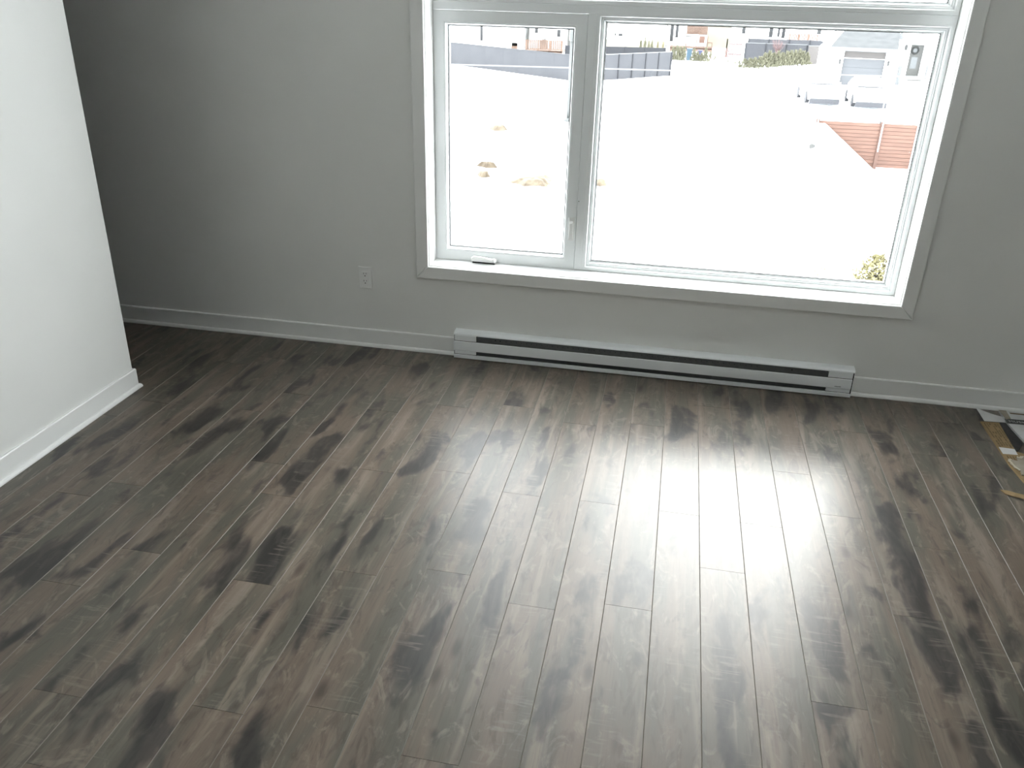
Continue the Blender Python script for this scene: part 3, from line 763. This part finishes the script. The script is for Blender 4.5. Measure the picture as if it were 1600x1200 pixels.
# patio furniture
tbl = thing('patio_table', 'white-topped patio table on the pale orange deck', 'table', (.05, 81.4, -2.62))
MB().box(-.55, .55, -.4, .4, 1.0, 1.10).build('tabletop', M['siding'], tbl)
MB().box(-.56, .1, -.42, .42, .90, 1.0).build('table_edge', M['grey_post'], tbl)
for sx_ in (-.48, .48):
    for sy_ in (-.32, .32): box('leg', M['orange'], tbl, sx_ - .04, sx_ + .04, sy_ - .04, sy_ + .04, 0, .95)
def patio_chair(loc, rz, label):
    c = thing('patio_chair', label, 'chair', loc, rz, 'patio chairs on the deck')
    box('seat', M['cedar'], c, -.25, .25, -.25, .25, .40, .46)
    box('backrest', M['cedar'], c, -.25, .25, .20, .26, .46, .98)
    for sx_ in (-.21, .21):
        for sy_ in (-.21, .21): box('leg', M['cedar'], c, sx_ - .03, sx_ + .03, sy_ - .03, sy_ + .03, 0, .40)
patio_chair((1.0, 81.5, -2.62), math.radians(180), 'reddish patio chair nearest the white-topped table')
patio_chair((1.75, 81.7, -2.62), math.radians(90), 'reddish patio chair at the right end of the deck')
# pale wooden gate between patio and garden fence
gt = thing('picket_gate', 'pinkish wooden picket gate left of the garden fence', 'gate', (4.15, 84, ZG))
me = MB().box(-.05, .05, -.02, .02, -.1, 1.50).mesh('picket')
for k in range(10): obj('picket', me, M['pink'], gt, (-.62 + k * .135, 0, .0))
box('rail', M['pink'], gt, -.70, .70, .02, .06, 1.10, 1.2); box('rail', M['pink'], gt, -.70, .70, .02, .06, .2, .3)
box('post', M['cedar'], gt, -.78, -.68, -.05, .05, -.1, 1.6)

# ---- bins
def wheelie(name, loc, m, label, h=1.0, wd=.25):
    b_ = thing(name, label, 'bin', loc)
    MB().add([(-wd * .8, -wd * .8, 0), (wd * .8, -wd * .8, 0), (wd * .8, wd * .8, 0), (-wd * .8, wd * .8, 0), (-wd, -wd, h), (wd, -wd, h), (wd, wd, h), (-wd, wd, h)],
             [(3, 2, 1, 0), (4, 5, 6, 7), (0, 1, 5, 4), (1, 2, 6, 5), (2, 3, 7, 6), (3, 0, 4, 7)]).build('body', M[m], b_)
    MB().prism_x([(-wd - .04, h), (wd + .03, h), (wd + .03, h + .06), (-wd * .2, h + .09), (-wd - .04, h + .04)], -wd - .03, wd + .03).build('lid', M[m], b_)
    for s in (-1, 1):
        MB().tube([(s * wd * .85 - .03, wd, .1), (s * wd * .85 + .03, wd, .1)], .1, 10).build('wheel', M['tyre'], b_)
wheelie('recycling_bin', (-.03, 77.5, ZG), 'bin_light', 'light blue bin standing in a gap of the hedge', .92, .24)
wheelie('waste_bin', (.90, 77.6, ZG), 'bin_dark', 'dark blue bin half hidden behind the hedge', .80, .20)

# ---- cedars and shrubs
def tuft_mesh(name, h, r, n, seed, shape='cone', leaf=.10):
    rr_ = random.Random(seed); q = MB()
    for k in range(n):
        t = rr_.random() ** 1.3
        rad = r * (1 - t) ** .75 if shape == 'cone' else r * math.sqrt(max(.02, 1 - (2 * t - 1) ** 2))
        rad *= rr_.uniform(.35, 1.05)
        a = rr_.uniform(0, 2 * math.pi)
        c = Vector((rad * math.cos(a), rad * math.sin(a), .05 + t * h * .93))
        up = Vector((math.cos(a) * .5, math.sin(a) * .5, 1)).normalized() if shape == 'cone' else Vector((rr_.uniform(-1, 1), rr_.uniform(-1, 1), rr_.uniform(-.2, 1))).normalized()
        s = up.orthogonal().normalized(); s = Matrix.Rotation(rr_.uniform(0, 6.28), 3, up) @ s; b_ = up.cross(s)
        l = leaf * rr_.uniform(.7, 1.5)
        q.add([c - s * l * .35, c + s * l * .35, c + b_ * l * .3, c + up * l * 1.5], [(0, 1, 3), (1, 2, 3), (2, 0, 3), (2, 1, 0)])
    return q.mesh(name)
cone_a = tuft_mesh('foliage', 1.0, .34, 260, 1); cone_b = tuft_mesh('foliage', 1.0, .42, 260, 2); cone_c = tuft_mesh('foliage', 1.0, .36, 120, 5)
stem = MB().lathe([(.035, -.1), (.02, .8)], seg=6).mesh('stem')
foli = {}
def shrub(name, x, y, h, wd, me, m, label, group, z=None):
    key = (me.name, m)
    if key not in foli:
        c = me.copy(); c.materials.clear(); c.materials.append(M[m]); foli[key] = c
    t = thing(name, label, 'shrub', (x, y, ZG if z is None else z), random.uniform(0, 6), group)
    t.scale = (wd, wd, h)
    obj('foliage', foli[key], M[m], t); obj('stem', stem, M['twig'], t)
ORD = ['leftmost', 'second', 'third', 'fourth', 'fifth', 'sixth', 'seventh', 'eighth', 'ninth', 'tenth', 'eleventh', 'twelfth', 'thirteenth', 'fourteenth', 'fifteenth']
def ordinal(k, what): return ORD[k] + ' ' + what if k == 0 else ORD[k] + ' from the left ' + what
for kk, (x, h) in enumerate([(-1.45, 1.15), (-1.12, 1.25), (-.82, 1.2), (-.52, 1.15), (.38, .95), (.70, .70), (1.05, .72), (1.38, 1.05)]):
    shrub('cedar_shrub', x, 75.8 + random.uniform(-.15, .15), h * random.uniform(.9, 1.1), .95, random.choice((cone_a, cone_b)), 'evergreen', ordinal(kk, 'of the olive cedar shrubs beside the blue bins'), 'cedars beside the bins')
for kk, (x, h, y) in enumerate([(1.75, .9, 74.6), (2.15, .62, 74.0), (2.65, .60, 73.2), (3.15, .5, 72.6), (3.7, .5, 71.6), (4.05, .5, 71.0)]):
    shrub('small_cedar', x, y, h, .75, cone_c, 'evergreen', ordinal(kk, 'of the small sparse cedars between the two hedges'), 'sparse cedars between the hedges')
for k in range(15):
    t = k / 14; x = 4.45 + t * 5.55
    y = 70.7 + (0 if t < .2 else (t - .2) / .8 * 6.0)
    h = (.66 + min(1, t * 2.3) * .56 - max(0, t - .9) * 2) * random.uniform(.86, 1.08)
    shrub('hedge_cedar', x, y, h, 1.25, random.choice((cone_a, cone_b)), 'evergreen', ordinal(k, 'of the dense olive cedars along the dark garden fence'), 'cedars along the garden fence')
for kk, (x, z1, m) in enumerate([(-3.9, -1.50, 'evergreen'), (-3.58, -1.50, 'evergreen'), (-3.27, -1.66, 'evergreen'), (-3.02, -1.64, 'evergreen'), (-2.56, -1.78, 'autumn'), (-2.15, -1.76, 'autumn')]):
    lab = ordinal(kk, 'of the narrow green conifers peeping over the panelled fence') if m == 'evergreen' else ('left' if kk == 4 else 'right') + ' one of two narrow yellowish conifers peeping over the panelled fence'
    shrub('young_conifer', x, 68, z1 - ZG, .55, cone_a, m, lab, 'conifers behind the panelled fence' if m == 'evergreen' else 'yellowish conifers behind the panelled fence')

# bare reddish tree
tr = thing('ornamental_tree', 'small bare pinkish ornamental tree in front of the garden fence', 'tree', (7.45, 77.9, ZG))
rr_ = random.Random(5)
MB().tube([(0, 0, -.1), (.03, 0, .6), (.06, 0, 1.1)], [.05, .04, .03], 6).build('trunk', M['twig'], tr)
br = MB()
for k in range(46):
    a = rr_.uniform(0, 6.28); l = rr_.uniform(.5, 1.0); s = rr_.uniform(.15, .75)
    p0 = Vector((.05, 0, rr_.uniform(.75, 1.1)))
    p2 = p0 + Vector((math.cos(a) * s, math.sin(a) * s, l)); p1 = p0.lerp(p2, .5) + Vector((math.cos(a) * .08, math.sin(a) * .08, -.03))
    br.tube([p0, p1, p2], [.028, .020, .010], 4)
br.build('branches', M['pink'], tr)

# straw-coloured bush close to the building, twigs
bu = thing('straw_bush', 'straw-yellow bush in the snow at the lower right of the window', 'bush', (3.98, 13.35, ZG))
obj('foliage', tuft_mesh('foliage', .60, .33, 620, 9, 'ball', .060), M['straw'], bu)
obj('side_foliage', tuft_mesh('side_foliage', .24, .16, 70, 10, 'ball', .05), M['straw'], bu, (-.30, .15, 0))
bb_ = MB()
for k in range(16):
    a = rr_.uniform(0, 6.28); s = rr_.uniform(.05, .28)
    bb_.tube([(0, 0, -.05), (math.cos(a) * s * .4, math.sin(a) * s * .4, .25), (math.cos(a) * s, math.sin(a) * s, rr_.uniform(.4, .6))], [.010, .007, .003], 4)
bb_.build('stems', M['twig'], bu)
tw = thing('dry_stalk', 'single thin dry stalk standing in the snow', 'stalk', (2.62, 14.12, ZG))
MB().tube([(0, 0, -.05), (-.01, 0, .2), (.01, 0, .45)], [.010, .008, .005], 5).build('stem', M['metal'], tw)
tf = thing('grass_tuft', 'small pale grass tuft in the snow beside the dry stalk', 'grass', (2.95, 13.55, ZG))
obj('blades', tuft_mesh('blades', .16, .14, 40, 12, 'ball', .04), M['straw'], tf)

# stones
def stone(x, y, r, seed, label):
    rr2 = random.Random(seed); bm = bmesh.new(); bmesh.ops.create_icosphere(bm, subdivisions=2, radius=r)
    for v in bm.verts: v.co *= rr2.uniform(.8, 1.15); v.co.z *= .9
    me = bpy.data.meshes.new('stone'); bm.to_mesh(me); bm.free()
    z = max(bank_h(x, y) - .05, ZG - .03)
    tag(obj('stone', me, M['stone'], None, (x, y, z + r * .45)), label, 'stone')
stone(4.165, 25.9, .10, 1, 'dark stone on the snow left of the cedar fence')
stone(5.68, 35.73, .07, 2, 'small faint stone in the snow above the cedar fence')

# ---- cedar fence on the right
wf = thing('cedar_fence', 'orange-red cedar fence of horizontal boards at the right of the window', 'fence', (4.4, 27.11, ZG))
nb, bh = 12, 1.46 / 12
for xa, xb in ((0.0, 2.05), (2.15, 3.28), (3.38, 5.4)):
    for k in range(nb):
        j = rr_.uniform(-.004, .006)
        MB().box(xa, xb, -.012 + j, .012 + j, .02 + k * bh, .02 + (k + 1) * bh - .010).build('board', M['cedar'], wf)
MB().box(.02, 5.4, .030, .045, .03, 1.44).build('back_panel', M['cedar_post'], wf)
for xp in (0.0, 2.10, 3.33, 5.45):
    p_ = box('post', M['cedar_post'], wf, xp - .055, xp + .055, -.07, .05, -.3, 1.52)
    MB().box(xp - .018, xp + .012, -.080, -.071, .55 if xp < 3 else .75, 1.50).build('snow_strip', M['snow'], p_)
stk = thing('survey_stake', 'tall thin pale stake rising above the cedar fence', 'stake', (6.45, 27.3, ZG))
MB().box(-.022, .022, -.015, .015, -.2, 2.25).build('stake', M['fence_rail'], stk)

# ---- garage house
GY = 58.9
gh = thing('garage_house', 'white house with grey garage door and dark shingle roof', 'house', (11.4, GY, ZG), math.radians(-10))
def gx_(x): return x - 11.4
MB().box(gx_(8.45), gx_(10.10), 0, 9, -.2, 2.35).box(gx_(12.70), gx_(13.5), 0, 2.6, -.2, 2.35).box(gx_(10.10), gx_(12.70), 0, 5, 2.20, 2.35).build('wall', M['siding'], gh)
gd = MB().box(gx_(10.10), gx_(12.70), .22, .26, -.1, 2.2).build('garage_door', M['garage'], gh)
for k in range(3):
    MB().box(gx_(10.12), gx_(12.68), .18, .22, .0 + k * .56, .55 + k * .56).build('door_panel', M['garage'], gd)
MB().box(gx_(10.12), gx_(12.68), .18, .22, 1.72, 2.19).build('door_panel', M['brown_panel'], gd)
MB().box(gx_(10.12), gx_(12.68), .165, .215, 1.675, 1.705).build('door_trim', M['siding'], gd)
# hip roof: dark front slope, snowy left slope
ex0, ex1, ez = gx_(8.1), gx_(13.35), 2.36
rx0, rx1, rz_, ry = gx_(10.45), gx_(13.35), 4.3, 4.5
MB().add([(ex0 + 1.05, -.5, ez), (ex1, -.5, ez), (rx1, ry, rz_), (rx0, ry, rz_), (ex0 + 1.05, -.5, ez - .06), (ex1, -.5, ez - .06), (rx1, ry, rz_ - .1), (rx0, ry, rz_ - .1)],
         [(0, 1, 2, 3), (7, 6, 5, 4), (0, 4, 5, 1), (1, 5, 6, 2), (2, 6, 7, 3), (3, 7, 4, 0)]).build('roof_front', M['shingle'], gh)
rl = MB().add([(ex0 + 1.05, -.5, ez), (rx0, ry, rz_), (rx0 - .2, 9, rz_), (ex0 - .15, 7.5, ez + .35), (ex0 + 1.05, -.5, ez - .08), (rx0, ry, rz_ - .1), (rx0 - .2, 9, rz_ - .1), (ex0 - .15, 7.5, ez + .25)],
              [(0, 1, 2, 3), (7, 6, 5, 4), (0, 4, 5, 1), (1, 5, 6, 2), (2, 6, 7, 3), (3, 7, 4, 0)]).build('roof_side', M['siding'], gh)
for k in range(7):
    t0 = .1 + k * .13
    a = Vector((ex0 + 1.05, -.5, ez)).lerp(Vector((rx0, ry, rz_)), t0); c = Vector((ex0 - .15, 7.5, ez + .35)).lerp(Vector((rx0 - .2, 9, rz_)), t0)
    MB().tube([a + Vector((-.02, 0, .03)), c + Vector((-.02, 0, .03))], .03, 4).build('shingle_line', M['fascia'], rl)
MB().box(ex0 + 1.0, ex1 + .02, -.58, -.48, ez - .20, ez + .02).build('gutter', M['fascia'], gh)
def lantern(parent, x, z, y=-.12, s=1.0):
    l_ = MB().box(x - .07 * s, x + .07 * s, y - .07, y + .07, z - .12 * s, z + .12 * s).build('wall_lantern', M['black_metal'], parent)
    MB().lathe([(.09 * s, 0), (.02, .08 * s)], seg=8).build('lantern_cap', M['black_metal'], l_, loc=(x, y, z + .12 * s))
lantern(gh, gx_(9.90), 1.42); lantern(gh, gx_(12.93), 1.45)
# entrance wing, set back 3 m
en = thing('entrance_porch', 'white entrance with a grey front door and wreath beside the garage', 'porch', (15.4, GY + 3, ZG))
def ex_(x): return x - 15.4
MB().box(ex_(13.6), ex_(14.86), 0, 6, -.2, 2.85).box(ex_(15.72), ex_(18.5), 0, 6, -.2, 2.85).box(ex_(14.86), ex_(15.72), 0, 6, 2.55, 2.85).box(ex_(14.86), ex_(15.72), .3, 6, -.2, 2.55).build('wall', M['siding'], en)
fd = MB().box(ex_(14.88), ex_(15.70), .12, .18, .50, 2.53).build('front_door', M['grey_post'], en)
MB().box(ex_(15.05), ex_(15.45), .10, .121, 1.0, 1.75).build('door_panel', M['fascia'], fd)
MB().box(ex_(15.05), ex_(15.45), .10, .121, 1.98, 2.42).build('door_panel', M['fascia'], fd)
wv = MB(); n, mseg = 20, 6; vs = []
for i in range(n):
    a = 2 * math.pi * i / n
    for j in range(mseg):
        c = 2 * math.pi * j / mseg; R_ = .21 + .065 * math.cos(c)
        vs.append((R_ * math.cos(a), .065 * math.sin(c), R_ * math.sin(a)))
wv.add(vs, [(i * mseg + j, ((i + 1) % n) * mseg + j, ((i + 1) % n) * mseg + (j + 1) % mseg, i * mseg + (j + 1) % mseg) for i in range(n) for j in range(mseg)])
wv.build('wreath', M['wreath'], fd, loc=(ex_(15.20), .06, 2.18))
MB().box(ex_(14.7), ex_(15.95), -1.2, .1, -.1, .42).build('step', M['siding'], en)
MB().box(ex_(14.75), ex_(15.7), -1.22, -1.2, .30, .40).build('step_nosing', M['grey_post'], en)
MB().box(ex_(13.9), ex_(18.5), -1.3, 0, 2.86, 3.2).build('porch_roof', M['siding'], en)
MB().box(ex_(13.9), ex_(18.5), -1.36, -1.30, 2.98, 3.06).build('porch_fascia', M['fascia'], en)
MB().box(ex_(14.15), ex_(14.35), -.9, -.7, -.1, 1.2).build('railing_post', M['fascia'], en)
MB().box(ex_(15.95), ex_(16.05), -.9, -.7, .2, 1.3).build('railing_post', M['fascia'], en)
MB().add([(-.17, -.02, 0), (.17, -.02, 0), (.10, -.02, .42), (-.02, -.02, .55), (-.17, .02, 0), (.17, .02, 0), (.10, .02, .42), (-.02, .02, .55)],
         [(0, 1, 2, 3), (7, 6, 5, 4), (0, 4, 5, 1), (1, 5, 6, 2), (2, 6, 7, 3), (3, 7, 4, 0)]).build('gable_vent', M['fascia'], en, loc=(ex_(13.75), -1.38, 2.9))
lantern(en, ex_(14.52), 2.32, s=1.1)

# ---- parked cars, fronts toward the building
def car(label, loc, rz, h=1.42, paint='car'):
    c = thing('parked_car', label, 'car', loc, rz, 'cars parked before the garage')
    hw = .86
    # side outline (y along the car, front at y=0)
    def loft(secs):
        q = MB(); n = len(secs[0]); vs = [p for s in secs for p in s]
        fs = [(i * n + k, i * n + (k + 1) % n, (i + 1) * n + (k + 1) % n, (i + 1) * n + k) for i in range(len(secs) - 1) for k in range(n)]
        fs += [tuple(range(n)), tuple(len(vs) - 1 - k for k in range(n))]
        return q.add(vs, fs)
    def sec(y, wb_, wt, z0, z1):
        r = .10
        return [(-wb_, y, z0), (wb_, y, z0), (wb_, y, (z0 + z1) / 2), (wt, y, z1 - r * .5), (wt - r, y, z1), (-wt + r, y, z1), (-wt, y, z1 - r * .5), (-wb_, y, (z0 + z1) / 2)]
    loft([sec(0, .70, .62, .36, .62), sec(.12, .80, .72, .26, .74), sec(.6, hw, .80, .22, .88), sec(1.25, hw, .82, .22, .98), sec(2.6, hw, .83, .22, 1.0), sec(3.7, hw, .82, .22, 1.02), sec(4.1, .80, .74, .28, .98), sec(4.2, .74, .68, .36, .90)]).build('body', M[paint], c, smooth=False)
    gh_ = loft([sec(1.10, .74, .70, .94, .98), sec(1.75, .76, .62, .94, h - .06), sec(2.3, .76, .60, .94, h), sec(3.3, .75, .59, .94, h - .03), sec(4.0, .72, .62, .94, 1.06)]).build('cabin', M[paint], c)
    MB().add([(-.66, 1.13, 1.02), (.66, 1.13, 1.02), (.55, 1.66, h - .10), (-.55, 1.66, h - .10), (-.66, 1.09, 1.03), (.66, 1.09, 1.03), (.55, 1.62, h - .08), (-.55, 1.62, h - .08)],
             [(4, 5, 6, 7), (3, 2, 1, 0), (0, 1, 5, 4), (1, 2, 6, 5), (2, 3, 7, 6), (3, 0, 4, 7)]).build('windscreen', M['siding'], c)
    for s in (-1, 1):
        MB().add([(s * .765, 1.5, 1.02), (s * .765, 3.5, 1.02), (s * .66, 3.2, h - .14), (s * .66, 1.9, h - .14), (s * .78, 1.5, 1.02), (s * .78, 3.5, 1.02), (s * .675, 3.2, h - .14), (s * .675, 1.9, h - .14)],
                 [(0, 1, 2, 3), (7, 6, 5, 4), (0, 4, 5, 1), (1, 5, 6, 2), (2, 6, 7, 3), (3, 7, 4, 0)]).build('side_window', M['car_glass'], c)
        box('mirror', M[paint], c, s * .92 - .08, s * .92 + .08, 1.35, 1.45, .96, 1.08)
        box('headlight', M['fascia'], c, s * .58 - .13, s * .58 + .13, .02, .10, .60, .68)
        for yy in (.75, 3.35):
            MB().tube([(s * .80 - .10, yy, .31), (s * .80 + .08, yy, .31)], .31, 16).build('wheel', M['tyre'], c)
    box('grille', M['fascia'], c, -.40, .40, -.012, .03, .60, .64)
    box('wiper_cowl', M['under'], c, -.66, .66, 1.02, 1.10, .97, 1.005)
    box('bumper_shadow', M['under'], c, -.78, .78, -.02, .12, .05, .30)  # dark box paints the shadow under the car's front
    return c
car('snow-covered white car on the left before the garage door', (7.38, 46.0, ZG), math.radians(3), 1.50)
car('snow-covered white car on the right, partly before the grey garage door', (9.65, 45.3, ZG), math.radians(-2), 1.44)
